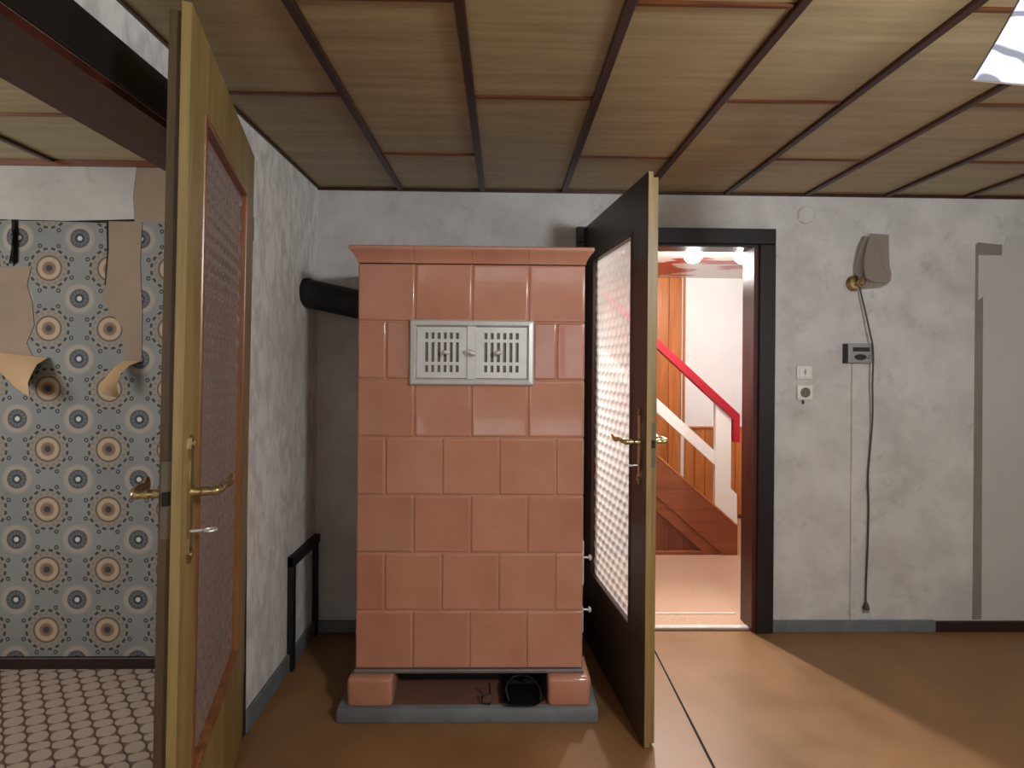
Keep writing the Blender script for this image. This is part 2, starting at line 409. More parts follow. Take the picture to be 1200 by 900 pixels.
box(bm, -.47, 1.17, RY-.15, RY, 0, .93); box(bm, -.47, 1.17, RY-.15, RY, 2.07, 2.4)
part('wall_rear', bm, 'wall', label='rear wall behind the camera with an assumed wide window', cat='wall', kind=ST)
def window(name, x0, x1, y0, y1, z0, z1, along, label):
    w_ = thing(name, ((x0+x1)/2, (y0+y1)/2, z0), label, 'window', kind=ST)
    n = .05
    def bar(a0, a1, c0, c1):
        bm = bm_new()
        if along == 'x': box(bm, a0, a1, y0, y1, c0, c1)
        else: box(bm, x0, x1, a0, a1, c0, c1)
        part('window_frame', bm, 'white_gloss', w_, world=True)
    A0, A1 = (x0, x1) if along == 'x' else (y0, y1); mid = (A0+A1)/2
    bar(A0, A0+n, z0, z1); bar(A1-n, A1, z0, z1); bar(A0+n, A1-n, z0, z0+n); bar(A0+n, A1-n, z1-n, z1); bar(mid-n/2, mid+n/2, z0+n, z1-n)
    bm = bm_new()
    if along == 'x': box(bm, x0+n, x1-n, (y0+y1)/2-.002, (y0+y1)/2+.002, z0+n, z1-n)
    else: box(bm, (x0+x1)/2-.002, (x0+x1)/2+.002, y0+n, y1-n, z0+n, z1-n)
    part('window_pane', bm, 'clear', w_, world=True)
window('window_1', RX+.06, RX+.11, -1.42, -.08, .97, 2.07, 'y', 'unseen white framed window assumed in the right wall')  # both main room windows are unseen, added for the daylight
window('window_2', -.47, 1.17, RY-.11, RY-.06, .93, 2.07, 'x', 'unseen white framed window assumed in the rear wall')
# left room shell
wl_back = part('wall_back', box(bm_new(), -3.55, -1.145, 2.31, 2.45, 0, 2.4), 'medallion', label='medallion wallpapered wall of the left room, paper torn at top', cat='wall', kind=ST)
bm = bm_new()
box(bm, -3.55, -3.4, -.9, .2, 0, 2.4); box(bm, -3.55, -3.4, 1.3, 2.31, 0, 2.4); box(bm, -3.55, -3.4, .2, 1.3, 0, .9); box(bm, -3.55, -3.4, .2, 1.3, 2.1, 2.4)
part('wall_left', bm, 'paper_white', label='far left wall of the left room with an assumed window', cat='wall', kind=ST)
part('wall_front', box(bm_new(), -3.55, -1.145, -1.05, -.9, 0, 2.4), 'paper_white', label='near wall of the left room', cat='wall', kind=ST)
window('window_3', -3.5, -3.45, .2, 1.3, .9, 2.1, 'y', 'unseen white framed window assumed in the left room')  # unseen window, added to light the left room
# hall shell
HY, HZ = 4.53, 2.14
hall_back = part('wall_back', box(bm_new(), -.7, 2.65, HY+.02, HY+.16, 0, 2.4), 'white_wall', label='white hall wall above pine wainscot, seen through the doorway', cat='wall', kind=ST)
part('wall_left', box(bm_new(), -.75, -.6, BT, HY+.16, 0, 2.4), 'white_wall', label='left white wall of the hall', cat='wall', kind=ST)
part('wall_right', box(bm_new(), 2.5, 2.65, BT, HY+.16, 0, 2.4), 'white_wall', label='right white wall of the hall', cat='wall', kind=ST)
part('ceiling', box(bm_new(), -.6, 2.5, BT, HY+.02, HZ, HZ+.1), 'hall_ceiling', label='red and white blotched hall ceiling above the staircase', cat='ceiling', kind=ST)

# ---- panelled ceilings
ceil = part('ceiling', box(bm_new(), LX-.2, RX+.15, RY-.15, BY+.16, CZ+.014, CZ+.1), 'void', label='brown veneer panelled ceiling of the main room with dark battens', cat='ceiling', kind=ST)
PC = {}
def panel(parent, x0, x1, y0, y1):
    k = (round(x1-x0, 3), round(y1-y0, 3))
    if k not in PC:
        PC[k] = mesh('ceiling_panel', box(bm_new(), -k[0]/2, k[0]/2, -k[1]/2, k[1]/2, 0, .012, .002, 1), 'panel')
    o = put('ceiling_panel', PC[k], parent, ((x0+x1)/2, (y0+y1)/2, CZ+random.uniform(0, .0015)))
def strip(parent, x0, x1, y0, y1, mt, low):
    part('batten' if mt == 'trim' else 'cross_strip', box(bm_new(), x0, x1, y0, y1, CZ-low, CZ+.012, .003, 1), mt, parent)
PX = [LX] + [-.53+.416*i for i in range(9)] + [RX]
for i in range(len(PX)-1):
    x0, x1 = PX[i]+.008, PX[i+1]-.008
    first = 1.695 if i % 2 == 0 else 2.172
    cuts = [first-.93*k for k in range(6) if first-.93*k > RY+.1]
    if i % 2 == 0 and first+.93 < BY: cuts.insert(0, first+.93)
    ys = [BY]+cuts+[RY]
    for b, a in zip(ys, ys[1:]): panel(ceil, x0, x1, a+.004, b-.004)
    for y in cuts: strip(ceil, x0+.006, x1-.006, y-.008, y+.008, 'trim_cross', .006)
    if i: strip(ceil, PX[i]-.014, PX[i]+.014, RY, BY, 'trim', .012)
ceil2 = part('ceiling', box(bm_new(), -3.4, -1.145, -.9, 2.31, CZ+.014, CZ+.1), 'void', label='brown veneer panelled ceiling of the left room', cat='ceiling', kind=ST)
QX = [-3.4, -2.96, -2.48, -2.0, -1.52, -1.145]
for i in range(5):
    x0, x1 = QX[i]+.008, QX[i+1]-.008
    for b, a in zip((2.31, 1.87, .95, 0), (1.87, .95, 0, -.9)): panel(ceil2, x0, x1, a+.004, b-.004)
    for y in (1.87, .95, 0): strip(ceil2, x0+.006, x1-.006, y-.009, y+.009, 'trim_cross', .006)
    if i: strip(ceil2, QX[i]-.014, QX[i]+.014, -.9, 2.31, 'trim', .012)
# ---- cornice trims, baseboards
def trim(name, b, mt, label, cat='trim'): return part(name, b, mt, label=label, cat=cat, kind=ST)
trim('trim_1', box(bm_new(), LX, RX, BY-.010, BY, CZ-.014, CZ), 'trim', 'thin dark strip where ceiling meets back wall')
trim('trim_2', box(bm_new(), LX, LX+.010, RY, BY-.016, CZ-.010, CZ), 'trim', 'thin dark strip where ceiling meets left wall')
trim('trim_3', box(bm_new(), -3.4, -1.145, 2.29, 2.31, CZ-.024, CZ), 'trim_cross', 'brown strip along ceiling edge of the left room')
trim('baseboard_left', box(bm_new(), LX, LX+.014, 1.895, BY, 0, .078, .003, 1), 'base_grey', 'grey painted baseboard along the left wall', 'baseboard')
trim('baseboard_back', box(bm_new(), LX+.014, .364, BY-.014, BY, 0, .06, .003, 1), 'base_grey', 'grey painted baseboard behind the tiled stove', 'baseboard')
trim('baseboard_right', box(bm_new(), 1.383, 2.235, BY-.014, BY, 0, .06, .003, 1), 'base_grey', 'grey painted baseboard right of the doorway', 'baseboard')
trim('baseboard_right', box(bm_new(), 2.235, RX, BY-.014, BY, 0, .055, .003, 1), 'base_dark', 'dark brown baseboard at the far right of the back wall', 'baseboard')
trim('baseboard_back', box(bm_new(), -3.4, -1.145, 2.292, 2.31, 0, .05, .003, 1), 'base_dark', 'dark brown baseboard under the medallion wallpaper', 'baseboard')

# ---- door casings
cas = thing('trim_4', ((DL+DR)/2, BY, 0), 'black painted door casing of the doorway to the hall', 'door frame', kind=ST)
part('casing', box(bm_new(), .366, DL, BY-.028, BY, 0, DH, .004, 1), 'black', cas, world=True)
part('casing', box(bm_new(), DR, 1.384, BY-.028, BY, 0, DH, .004, 1), 'black', cas, world=True)
part('casing', box(bm_new(), .366, 1.384, BY-.028, BY, DH, 2.062, .004, 1), 'black', cas, world=True)
part('jamb', box(bm_new(), DR-.022, DR, BY-.012, BT+.01, 0, DH-.012), 'redbrown', cas, world=True, label='red brown jamb lining')
part('jamb', box(bm_new(), DL, DL+.022, BY-.012, BT+.01, 0, DH-.012), 'redbrown', cas, world=True, label='red brown jamb lining')
part('jamb_head', box(bm_new(), DL, DR, BY-.012, BT+.01, DH-.012, DH), 'black', cas, world=True)
th = thing('threshold', (.87, 2.7, 0), 'low door threshold with two bright metal strips', 'threshold')
part('sill', box(bm_new(), DL+.022, DR-.022, BY+.012, 2.79, -.001, .006), 'hall_floor', th, world=True)
part('metal_strip', box(bm_new(), DL+.022, DR-.022, BY+.012, BY+.042, .006, .013, .002, 1), 'alu', th, world=True, label='bright metal strip')
part('metal_strip', box(bm_new(), DL+.022, DR-.022, 2.772, 2.79, .006, .011, .002, 1), 'alu', th, world=True, label='bright metal strip')
cas2 = thing('trim_5', (LX, 1.36, 0), 'black door casing of the doorway to the left room', 'door frame', kind=ST)
part('casing', box(bm_new(), LX, LX+.012, OY1, 1.893, 0, OH, .004, 1), 'black', cas2, world=True)
part('casing', box(bm_new(), LX, LX+.012, .85, OY0, 0, OH, .004, 1), 'black', cas2, world=True)
part('casing', box(bm_new(), LX, LX+.012, .85, 1.893, OH, 2.148, .004, 1), 'black', cas2, world=True)
part('jamb', box(bm_new(), -1.16, LX+.012, OY1-.02, OY1, 0, OH-.02), 'redbrown', cas2, world=True, label='red brown jamb lining')
part('jamb', box(bm_new(), -1.16, LX+.012, OY0, OY0+.02, 0, OH-.02), 'redbrown', cas2, world=True, label='red brown jamb lining')
part('jamb_head', box(bm_new(), -1.16, LX, OY0, OY1, OH-.02, OH), 'redbrown', cas2, world=True, label='red brown lintel lining')

# ---- torn wallpaper of the left room (flat remnants and curling flaps)
WY = 2.31
def flat(name, pts, mt, d=.002, label=None):
    return part(name, prism(bm_new(), pts, 'y', WY-d, WY+.001), mt, wl_back, label=label)
flat('wallpaper_strip', [(-3.4, 2.0), (-1.95, 1.985), (-1.75, 1.992), (-1.648, 1.996), (-1.655, 2.10), (-1.640, 2.226), (-3.4, 2.226)], 'paper_white', .003, 'white wallpaper strip with faint leaves')
flat('backing_paper', [(-1.648, 1.985), (-1.50, 1.985), (-1.30, 1.985), (-1.30, 2.226), (-1.640, 2.226), (-1.655, 2.10)], 'backing', .002, 'bare brown paper backing')
flat('tear_edge', [(-3.3, 1.985), (-2.0, 1.983), (-1.80, 1.978), (-1.60, 1.990), (-1.60, 1.998), (-1.8, 1.99), (-3.3, 1.998)], 'void', .0015)
flat('backing_paper', [(-1.768, 1.985), (-1.615, 1.985), (-1.622, 1.80), (-1.612, 1.60), (-1.613, 1.36), (-1.685, 1.36), (-1.688, 1.45), (-1.70, 1.52), (-1.745, 1.575), (-1.785, 1.64), (-1.777, 1.70), (-1.765, 1.86)], 'backing', .0022, 'long bare strip of paper backing')
flat('tear_edge', [(-1.772, 1.985), (-1.762, 1.985), (-1.760, 1.86), (-1.772, 1.70), (-1.777, 1.70), (-1.768, 1.86)], 'void', .0025)
flat('backing_paper', [(-2.30, 1.775), (-2.10, 1.78), (-2.118, 1.70), (-2.095, 1.62), (-2.085, 1.52), (-2.118, 1.44), (-2.09, 1.38), (-2.30, 1.36)], 'backing', .0022, 'bare patch of paper backing')
flat('tear_edge', [(-2.172, 1.99), (-2.160, 1.985), (-2.158, 1.80), (-2.180, 1.78)], 'void', .002)
def flap(name, rows, mt, label):
    """rows: top to bottom, each (x_left, x_right, z_left, z_right, stand-off left, stand-off right)"""
    bm = bm_new(); R_ = []; K = 5
    for xl, xr, zl, zr, ol, or_ in rows:
        R_.append([bm.verts.new((xl+(xr-xl)*k/K, WY-.003-(ol+(or_-ol)*(k/K)**1.5), zl+(zr-zl)*k/K)) for k in range(K+1)])
    for a, b in zip(R_, R_[1:]):
        for k in range(K): bm.faces.new((a[k], b[k], b[k+1], a[k+1]))
    bmesh.ops.recalc_face_normals(bm, faces=bm.faces[:])
    bmesh.ops.solidify(bm, geom=bm.faces[:], thickness=.0012)
    return part(name, bm, mt, wl_back, smooth=True, label=label)
flap('torn_flap', [(-2.22, -2.175, 1.98, 1.985, .004, .012), (-2.22, -2.166, 1.9, 1.9, .004, .016), (-2.22, -2.172, 1.83, 1.83, .005, .018), (-2.22, -2.178, 1.79, 1.79, .006, .02)], 'medallion', 'loose hanging corner of medallion paper')
flap('torn_flap', [(-2.26, -2.02, 1.40, 1.375, .002, .004), (-2.26, -2.035, 1.35, 1.345, .015, .04), (-2.19, -2.04, 1.30, 1.30, .03, .06), (-2.13, -2.035, 1.25, 1.27, .04, .08), (-2.09, -2.01, 1.22, 1.20, .04, .10)], 'backing2', 'tan torn flap folded down')
flap('torn_flap', [(-1.69, -1.615, 1.365, 1.362, .004, .004), (-1.715, -1.64, 1.33, 1.345, .03, .03), (-1.732, -1.665, 1.28, 1.31, .06, .05), (-1.728, -1.676, 1.24, 1.26, .08, .06), (-1.70, -1.672, 1.215, 1.205, .08, .05)], 'backing2', 'pale curled end of a torn strip')

# ---- bare plaster channel and smooth filled panel at the right of the back wall
part('filled_panel', prism(bm_new(), [(2.482, .06), (3.09, .06), (3.09, 2.09), (2.60, 2.05), (2.575, 1.945), (2.452, 1.945), (2.452, 1.72), (2.478, 1.74)], 'y', BY-.003, BY), 'smooth', wall_back, label='smooth filled plaster panel')
part('bare_channel', prism(bm_new(), [(2.436, .06), (2.482, .06), (2.478, 1.73), (2.452, 1.71), (2.452, 1.945), (2.575, 1.945), (2.578, 2.0), (2.45, 2.012), (2.438, 2.0)], 'y', BY-.0015, BY), 'bare', wall_back, label='bare grey plaster channel')

# ================================================================== DOORS
def glass_mesh(W, H, mt):
    """cast glass: rows of staggered drop-shaped bumps"""
    bm = bm_new(); px_, pz = .052, .040; nx, nz = int(W/px_*7), int(H/pz*8)
    V = []
    for j in range(nz+1):
        row = []
        for i in range(nx+1):
            x, z = W*i/nx, H*j/nz; rr = math.floor(z/pz)
            u = (x/px_ + (.5 if rr % 2 else 0)) % 1 - .5; v = (z/pz) % 1 - .45
            d = (u/.5)**2 + (v/.5)**2
            row.append(bm.verts.new((x, .0065*max(0, 1-d), z)))
        V.append(row)
    for a, b in zip(V, V[1:]):
        for i in range(nx): bm.faces.new((a[i], a[i+1], b[i+1], b[i]))
    bmesh.ops.recalc_face_normals(bm, faces=bm.faces[:])
    me = mesh('glass_pane', bm, mt, True); return me
def rect_frame(x0, x1, z0, z1, g, y0, y1, bev=.002):
    gx0, gx1, gz0, gz1 = g; bm = bm_new()
    box(bm, x0, gx0, y0, y1, z0, z1); box(bm, gx1, x1, y0, y1, z0, z1)
    box(bm, gx0, gx1, y0, y1, z0, gz0); box(bm, gx0, gx1, y0, y1, gz1, z1)
    return bm
def make_door(name, loc, rz, L, H, g, side, face, edge, body, bead, label, pane='glass'):
    d = thing(name, loc, label, 'door', rz, kind=ST); s = side
    def Yq(a, b): return (min(s*a, s*b), max(s*a, s*b))
    gx0, gx1, gz0, gz1 = g; b0 = .012
    sl = part('door_leaf', rect_frame(0, L, b0, H, g, *Yq(0, .018)), face, d)
    if edge != face:
        part('edge_lipping', box(bm_new(), L, L+.003, *Yq(0, .018), b0, H), edge, d, label='unpainted tan door edge')
        part('edge_lipping', box(bm_new(), 0, L, *Yq(0, .018), H, H+.002), edge, d)
    part('rebated_body', rect_frame(.07, L-.014, b0, H-.013, g, *Yq(-.026, 0)), body, d)
    w_ = .018
    for (x0, x1, z0, z1) in ((gx0, gx0+w_, gz0, gz1), (gx1-w_, gx1, gz0, gz1), (gx0+w_, gx1-w_, gz0, gz0+w_), (gx0+w_, gx1-w_, gz1-w_, gz1)):
        part('glazing_bead', box(bm_new(), x0, x1, *Yq(-.026, .022), z0, z1, .004, 2), bead, d)
    gl = put('glass_pane', glass_mesh(gx1-gx0-2*w_, gz1-gz0-2*w_, pane), d, (gx0+w_, 0, gz0+w_))
    if s < 0:
        gl.location = (gx1-w_, 0, gz0+w_); gl.rotation_euler = (0, 0, PI)
    # lock fittings
    hx, hz = L-.055, 1.085
    for q, n in ((.018, s), (-.026, -s)):
        out = 1 if q > 0 else -1
        yb = s*q
        def yy(v): return yb + s*out*v
        bm = bm_new()
        pr = [(hx+a*.5, hz+b) for a, b in ((-.02, .0), (-.024, .02), (-.018, .07), (-.026, .095), (-.014, .118), (0, .124), (.014, .118), (.026, .095), (.018, .07), (.024, .02), (.024, -.075), (.016, -.10), (.024, -.13), (.013, -.15), (0, -.155), (-.013, -.15), (-.024, -.13), (-.016, -.10), (-.024, -.075))]
        prism(bm, pr, 'y', yy(0), yy(.006))
        pl = part('handle_plate', bm, 'brass', d)
        bm = bm_new()
        for zz in (.105, -.135):
            lathe(bm, [(.004, 0), (.009, .001), (.009, .005), (.004, .008)], Matrix.Translation((hx, yy(.005), hz+zz)) @ Matrix.Rotation(-s*out*PI/2, 4, 'X'), 10)
        part('screw_boss', bm, 'brass', pl, True)
        bm = bm_new()
        tube(bm, smooth_curve([(hx, yy(.004), hz), (hx, yy(.03), hz), (hx, yy(.05), hz), (hx-.014, yy(.06), hz+.002), (hx-.05, yy(.062), hz+.004), (hx-.085, yy(.062), hz-.002), (hx-.115, yy(.066), hz+.012)], 5),
             [.013, .0115, .010, .0095, .009, .011, .010, .009, .008, .009, .0105, .011, .009, .008, .0085, .009, .009, .0085, .008, .008, .008, .0085, .009, .0095, .010, .0105, .010, .009, .008, .006, .004], 10)
        part('lever', bm, 'brass', pl, True)
        if out > 0:
            bm = bm_new(); kz = hz-.085
            tube(bm, [(hx, yy(.004), kz), (hx, yy(.03), kz)], .0032, 8)
            tube(bm, [(hx+.013*math.cos(a)*.8, yy(.042+.013*math.sin(a)), kz) for a in [2*PI*i/12 for i in range(13)]], .0026, 6)
            part('key', bm, 'steel', pl, True, label='small steel key')
    # latch plate on the free edge
    bm = bm_new(); xe = L+(.003 if edge != face else 0)
    box(bm, L-.0145, L-.0125, *Yq(-.022, -.004), 1.0, 1.16)
    lp = part('latch_plate', bm, plain('tarnished_steel', srgb(104, 96, 80), .5, .4), d, label='grey steel lock plate')
    part('latch_bolt', box(bm_new(), L-.013, L-.004, *Yq(-.018, -.006), hz-.015, hz+.012), 'iron', lp)
    for zz in (.28, H-.26):
        bm = bm_new(); lathe(bm, [(.004, -.045), (.0085, -.04), (.0085, .04), (.004, .045)], Matrix.Translation((-.005, s*.012, zz)), 10)
        part('hinge', bm, 'zinc', d, True)
    return d
# hall door: free corner stands at about (.523, 1.813)
a = math.radians(-82.4); L2 = .792
make_door('door_2', (.421, 2.592, 0), a, L2, 2.05, (.145, .652, .355, 1.875), -1, 'darkdoor', 'olive', 'olive', 'darkbead',
          'dark brown glazed door standing open beside the stove')
a = math.radians(-72.1)
d1 = make_door('door_1', (-.952, 1.864, 0), a, .848, 2.11, (.135, .722, .385, 1.94), 1, 'olive', 'olive', 'shaded_rebate', 'bead',
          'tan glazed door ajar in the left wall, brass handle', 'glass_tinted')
d1.rotation_euler = (-.012, 0, a)     # the old door sags a little

# ================================================================== THE TILED STOVE
X0, X1, FY, BYS = -.566, .318, 1.99, 2.5425
Z0, RH, TW, G = .180, .2245, .221, .0035
stv = thing('tiled_stove', ((X0+X1)/2, 2.25, 0), 'salmon pink tiled heating stove on a grey plinth', 'stove')
SO = Vector(stv.location)
TC = {}
def tile_mesh(wd, ht, dp=.04):
    k = (round(wd, 4), round(ht, 4))
    if k not in TC:
        bm = bm_new(); box(bm, -wd/2, wd/2, 0, dp, -ht/2, ht/2)
        es = [e for e in bm.edges if all(v.co.y < dp/2 for v in e.verts)]
        es += [e for e in bm.edges if len({round(v.co.y, 4) for v in e.verts}) == 2]
        bmesh.ops.bevel(bm, geom=es, offset=.007, segments=3, profile=.6, affect='EDGES')
        # a slightly raised flat field inside the rounded rim
        f = max((f for f in bm.faces if f.normal.y < -.9), key=lambda f: f.calc_area())
        bmesh.ops.inset_region(bm, faces=[f], thickness=.006, depth=-.0009)
        TC[k] = mesh('tile', bm, 'tile', True)
    return TC[k]
part('stove_core', box(bm_new(), X0+.03, X1-.03, FY+.03, BYS-.01, Z0+.01, 1.79), 'core', stv, world=True)
bm = bm_new()
box(bm, X0+.005, X1-.005, FY+.0045, BYS-.004, Z0+.004, Z0+7*RH-.002)
part('grout', bm, 'grout', stv, world=True)
def front_tile(a, b, row):
    z = Z0+RH*(6-row)+RH/2
    put('tile', tile_mesh(b-a-G, RH-G), stv, Vector(((a+b)/2, FY, z))-SO)
def side_tile(a, b, row, sgn):
    z = Z0+RH*(6-row)+RH/2
    put('tile', tile_mesh(b-a-G, RH-G), stv, Vector((X1 if sgn > 0 else X0, (a+b)/2, z))-SO, (0, 0, sgn*PI/2))
for row in range(7):
    if row == 1: xs = [(X0, X0+TW/2), (X0+TW/2, -.361), (.116, X1-TW/2), (X1-TW/2, X1)]
    elif row % 2 == 0: xs = [(X0+TW*i, X0+TW*(i+1)) for i in range(4)]
    else: xs = [(X0, X0+TW/2)] + [(X0+TW*(i+.5), X0+TW*(i+1.5)) for i in range(3)] + [(X1-TW/2, X1)]
    for a, b in xs: front_tile(a, b, row)
    y0 = FY+.036
    ys = [y0, y0+TW, y0+2*TW, BYS] if row % 2 else [y0, y0+TW/2, y0+1.5*TW, BYS]
    for sgn in (-1, 1):
        for a, b in zip(ys, ys[1:]):
            if sgn > 0 and row in (4, 5) and a < 2.16: pass
            side_tile(a, b, row, sgn)
# flared cornice, tile by tile with mitred corners
CP = [(0, 1.753), (.002, 1.762), (.008, 1.775), (.017, 1.789), (.026, 1.798), (.029, 1.804), (.029, 1.812), (.025, 1.816), (-.05, 1.816), (-.05, 1.753)]
def cornice(kind, a, b, ma=0, mb=0):
    """kind front/left/right, from a to b along the side; ma/mb = mitre at that end"""
    bm = bm_new(); A, B = [], []
    for o, z in CP:
        pa, pb = a-(o if ma else -.0005), b+(o if mb else -.0005)
        f = {'front': lambda q: (q, FY-o, z), 'left': lambda q: (X0-o, q, z), 'right': lambda q: (X1+o, q, z)}[kind]
        A.append(bm.verts.new(f(pa))); B.append(bm.verts.new(f(pb)))
    n = len(CP); bm.faces.new(A); bm.faces.new(B[::-1])
    for i in range(n): bm.faces.new((A[i], B[i], B[(i+1) % n], A[(i+1) % n]))
    bmesh.ops.recalc_face_normals(bm, faces=bm.faces[:])
    part('cornice_tile', bm, 'tile', stv, True, world=True)
for i in range(4): cornice('front', X0+TW*i, X0+TW*(i+1), i == 0, i == 3)
for kd in ('left', 'right'):
    for i, (a, b) in enumerate(((FY, FY+TW), (FY+TW, FY+2*TW), (FY+2*TW, BYS))): cornice(kd, a, b, i == 0, 0)
part('top_cover', box(bm_new(), X0+.02, X1-.02, FY+.02, BYS, 1.80, 1.813), 'tile', stv, world=True)
# metal rim under the lowest course, feet, plinth
part('base_rim', box(bm_new(), X0-.004, X1+.004, FY-.005, BYS+.002, Z0-.016, Z0, .004, 2), 'zinc', stv, world=True, label='dull grey metal rim')
for x0, x1 in ((-.588, -.414), (.180, .346)):
    for y0, y1 in ((1.955, 2.12), (2.40, BYS+.01)):
        part('foot', box(bm_new(), x0, x1, y0, y1, .052, Z0-.016, .016, 3), 'tile', stv, True, world=True)
pl = part('plinth', box(bm_new(), -.622, .372, 1.945, 2.58, 0, .055, .006, 2), 'plinth', stv, True, world=True, label='grey painted plinth slab')
part('hearth_plate', box(bm_new(), -.412, .178, 1.968, 2.56, .053, .058), 'plinth_top', stv, world=True, label='brown hearth plate')
part('underside_shade', box(bm_new(), -.414, .180, 2.125, 2.135, .057, Z0-.015), 'matt_black', stv, world=True, label='black panel added for the shade under the stove')  # black sheet added for the shaded gap behind the front feet
# warm-air grille: frame, two slotted doors, centre bar, knobs
GX0, GX1, GZ0, GZ1 = -.363, .118, 1.281, 1.534
bm = bm_new()
def ring(bm, a, b, ya, yb):
    """sloping frame ring between two rectangles"""
    A = [bm.verts.new((x, ya, z)) for x, z in ((a[0], a[2]), (a[1], a[2]), (a[1], a[3]), (a[0], a[3]))]
    B = [bm.verts.new((x, yb, z)) for x, z in ((b[0], b[2]), (b[1], b[2]), (b[1], b[3]), (b[0], b[3]))]
    for i in range(4): bm.faces.new((A[i], A[(i+1) % 4], B[(i+1) % 4], B[i]))
o = lambda d: (GX0+d, GX1-d, GZ0+d, GZ1-d)
ring(bm, o(0), o(0), FY+.004, FY-.010); ring(bm, o(0), o(.006), FY-.010, FY-.018); ring(bm, o(.006), o(.020), FY-.018, FY-.020)
ring(bm, o(.020), o(.026), FY-.020, FY-.011); ring(bm, o(.026), o(.026), FY-.011, FY+.004); ring(bm, o(.026), o(0), FY+.004, FY+.004)
bmesh.ops.remove_doubles(bm, verts=bm.verts[:], dist=.0001); bmesh.ops.recalc_face_normals(bm, faces=bm.faces[:])
gr = part('warm_air_grille', bm, 'steel', stv, world=True, label='silver slotted metal grille')
part('grille_backing', box(bm_new(), GX0+.02, GX1-.02, FY-.002, FY+.002, GZ0+.02, GZ1-.02), 'steel_dark', gr, world=True)
def slotted(x0, x1, z0, z1):
    bm = bm_new(); n = 6; m_ = .026; pw = (x1-x0-2*m_)/n
    xe = [x0]
    for i in range(n):
        xe += [x0+m_+pw*i+pw*.27, x0+m_+pw*i+pw*.77]
    xe.append(x1)
    H = z1-z0; ze = [z0] + [z0+H*q for q in (.115, .25, .315, .70, .765, .89)] + [z1]
    # z bands: 1,3,5 are slots
    grid = {}
    for i in range(len(xe)-1):
        for j in range(len(ze)-1):
            if i % 2 == 1 and j % 2 == 1: continue
            box(bm, xe[i], xe[i+1], FY-.010, FY-.006, ze[j], ze[j+1])
    bmesh.ops.remove_doubles(bm, verts=bm.verts[:], dist=.00005)
    bmesh.ops.delete(bm, geom=[f for f in bm.faces if all(len(e.link_faces) > 2 for e in f.edges) and False], context='FACES')
    return bm
gm = (GX0+GX1)/2-.003
part('grille_door', slotted(GX0+.028, gm-.016, GZ0+.028, GZ1-.028), 'steel', gr, world=True)
part('grille_door', slotted(gm+.018, GX1-.028, GZ0+.028, GZ1-.028), 'steel', gr, world=True)
part('centre_bar', box(bm_new(), gm-.016, gm+.018, FY-.016, FY-.006, GZ0+.024, GZ1-.024, .002, 1), 'steel', gr, world=True)
def knob(x, z, tilt, big):
    bm = bm_new(); s_ = 1.0 if big else .8
    M = Matrix.Translation((x, FY-.012, z)) @ Matrix.Rotation(PI/2, 4, 'X')
    lathe(bm, [(.005, 0), (.005, .014)], M, 10)
    M = Matrix.Translation((x, FY-.034, z)) @ Matrix.Rotation(tilt, 4, 'Y') @ Matrix.Rotation(PI/2, 4, 'Y') @ Matrix.Diagonal((s_, s_, s_, 1))
    lathe(bm, [(.002, -.021), (.0075, -.015), (.0105, -.006), (.0112, .002), (.009, .012), (.005, .019), (.001, .021)], M, 14)
    part('knob', bm, 'steel', gr, True, world=True)
knob(GX0+.142, (GZ0+GZ1)/2, .1, False); knob(gm+.002, (GZ0+GZ1)/2, .5, True); knob(GX1-.138, (GZ0+GZ1)/2, -.1, False)
# firing and ash doors on the right flank
for (z0, z1, kz) in ((.43, .66, .566), (.235, .385, .35)):
    fd = part('fire_door', box(bm_new(), X1-.002, X1+.012, 2.08, 2.36, z0, z1, .004, 2), 'steel', stv, world=True, label='small metal stove door on the right flank')
    part('door_panel', box(bm_new(), X1+.012, X1+.02, 2.105, 2.335, z0+.025, z1-.025, .003, 2), 'steel', fd, world=True)
    bm = bm_new(); lathe(bm, [(.004, 0), (.004, .02), (.011, .022), (.012, .028), (.006, .033)], Matrix.Translation((X1+.02, 2.115, kz)) @ Matrix.Rotation(PI/2, 4, 'Y'), 12)
    part('door_knob', bm, 'steel', fd, True, world=True)
# stove pipe
pp = thing('stove_pipe', (-.945, 2.45, 1.695), 'thick matt black stove pipe running into the left wall', 'stove pipe')
bm = bm_new(); tube(bm, [(-.955, 2.45, 1.697), (X0-.002, 2.435, 1.615)], .068, 24); part('pipe', bm, 'matt_black', pp, True, world=True)
bm = bm_new(); tube(bm, [(-.947, 2.45, 1.6955), (-.932, 2.4494, 1.692)], .072, 24); part('collar', bm, 'matt_black', pp, True, world=True)
# poker hook and ash pan on the hearth
bm = bm_new()
hk = [(-.045, 1.975, .135), (-.043, 1.975, .10), (-.043, 1.973, .092), (-.066, 1.970, .092), (-.072, 1.968, .082), (-.072, 1.966, .066), (-.060, 1.964, .0615), (-.043, 1.962, .062), (-.040, 1.961, .068)]
tube(bm, smooth_curve(hk, 4), .0032, 8)
props(part('poker_hook', bm, 'iron', smooth=True), 'thin bent iron hook between the stove feet', 'hook')
pan = thing('ash_pan', (.08, 1.99, .058), 'black iron ash pan pushed under the stove', 'pan')
bm = bm_new()
def ringp(s, z, dy=0): return [bm.verts.new((.078+s*x, 2.01+s*y+dy, z)) for x, y in ((-.075, -.052), (-.045, -.082), (.055, -.082), (.085, -.052), (.085, .10), (-.075, .10))]
r1, r2, r3, r4 = ringp(.74, .0605), ringp(1.0, .078), ringp(.94, .078), ringp(.70, .0635)
for A, B in ((r1, r2), (r2, r3), (r3, r4)):
    for i in range(6): bm.faces.new((A[i], A[(i+1) % 6], B[(i+1) % 6], B[i]))
bm.faces.new(r1[::-1]); bm.faces.new(r4); bmesh.ops.recalc_face_normals(bm, faces=bm.faces[:])
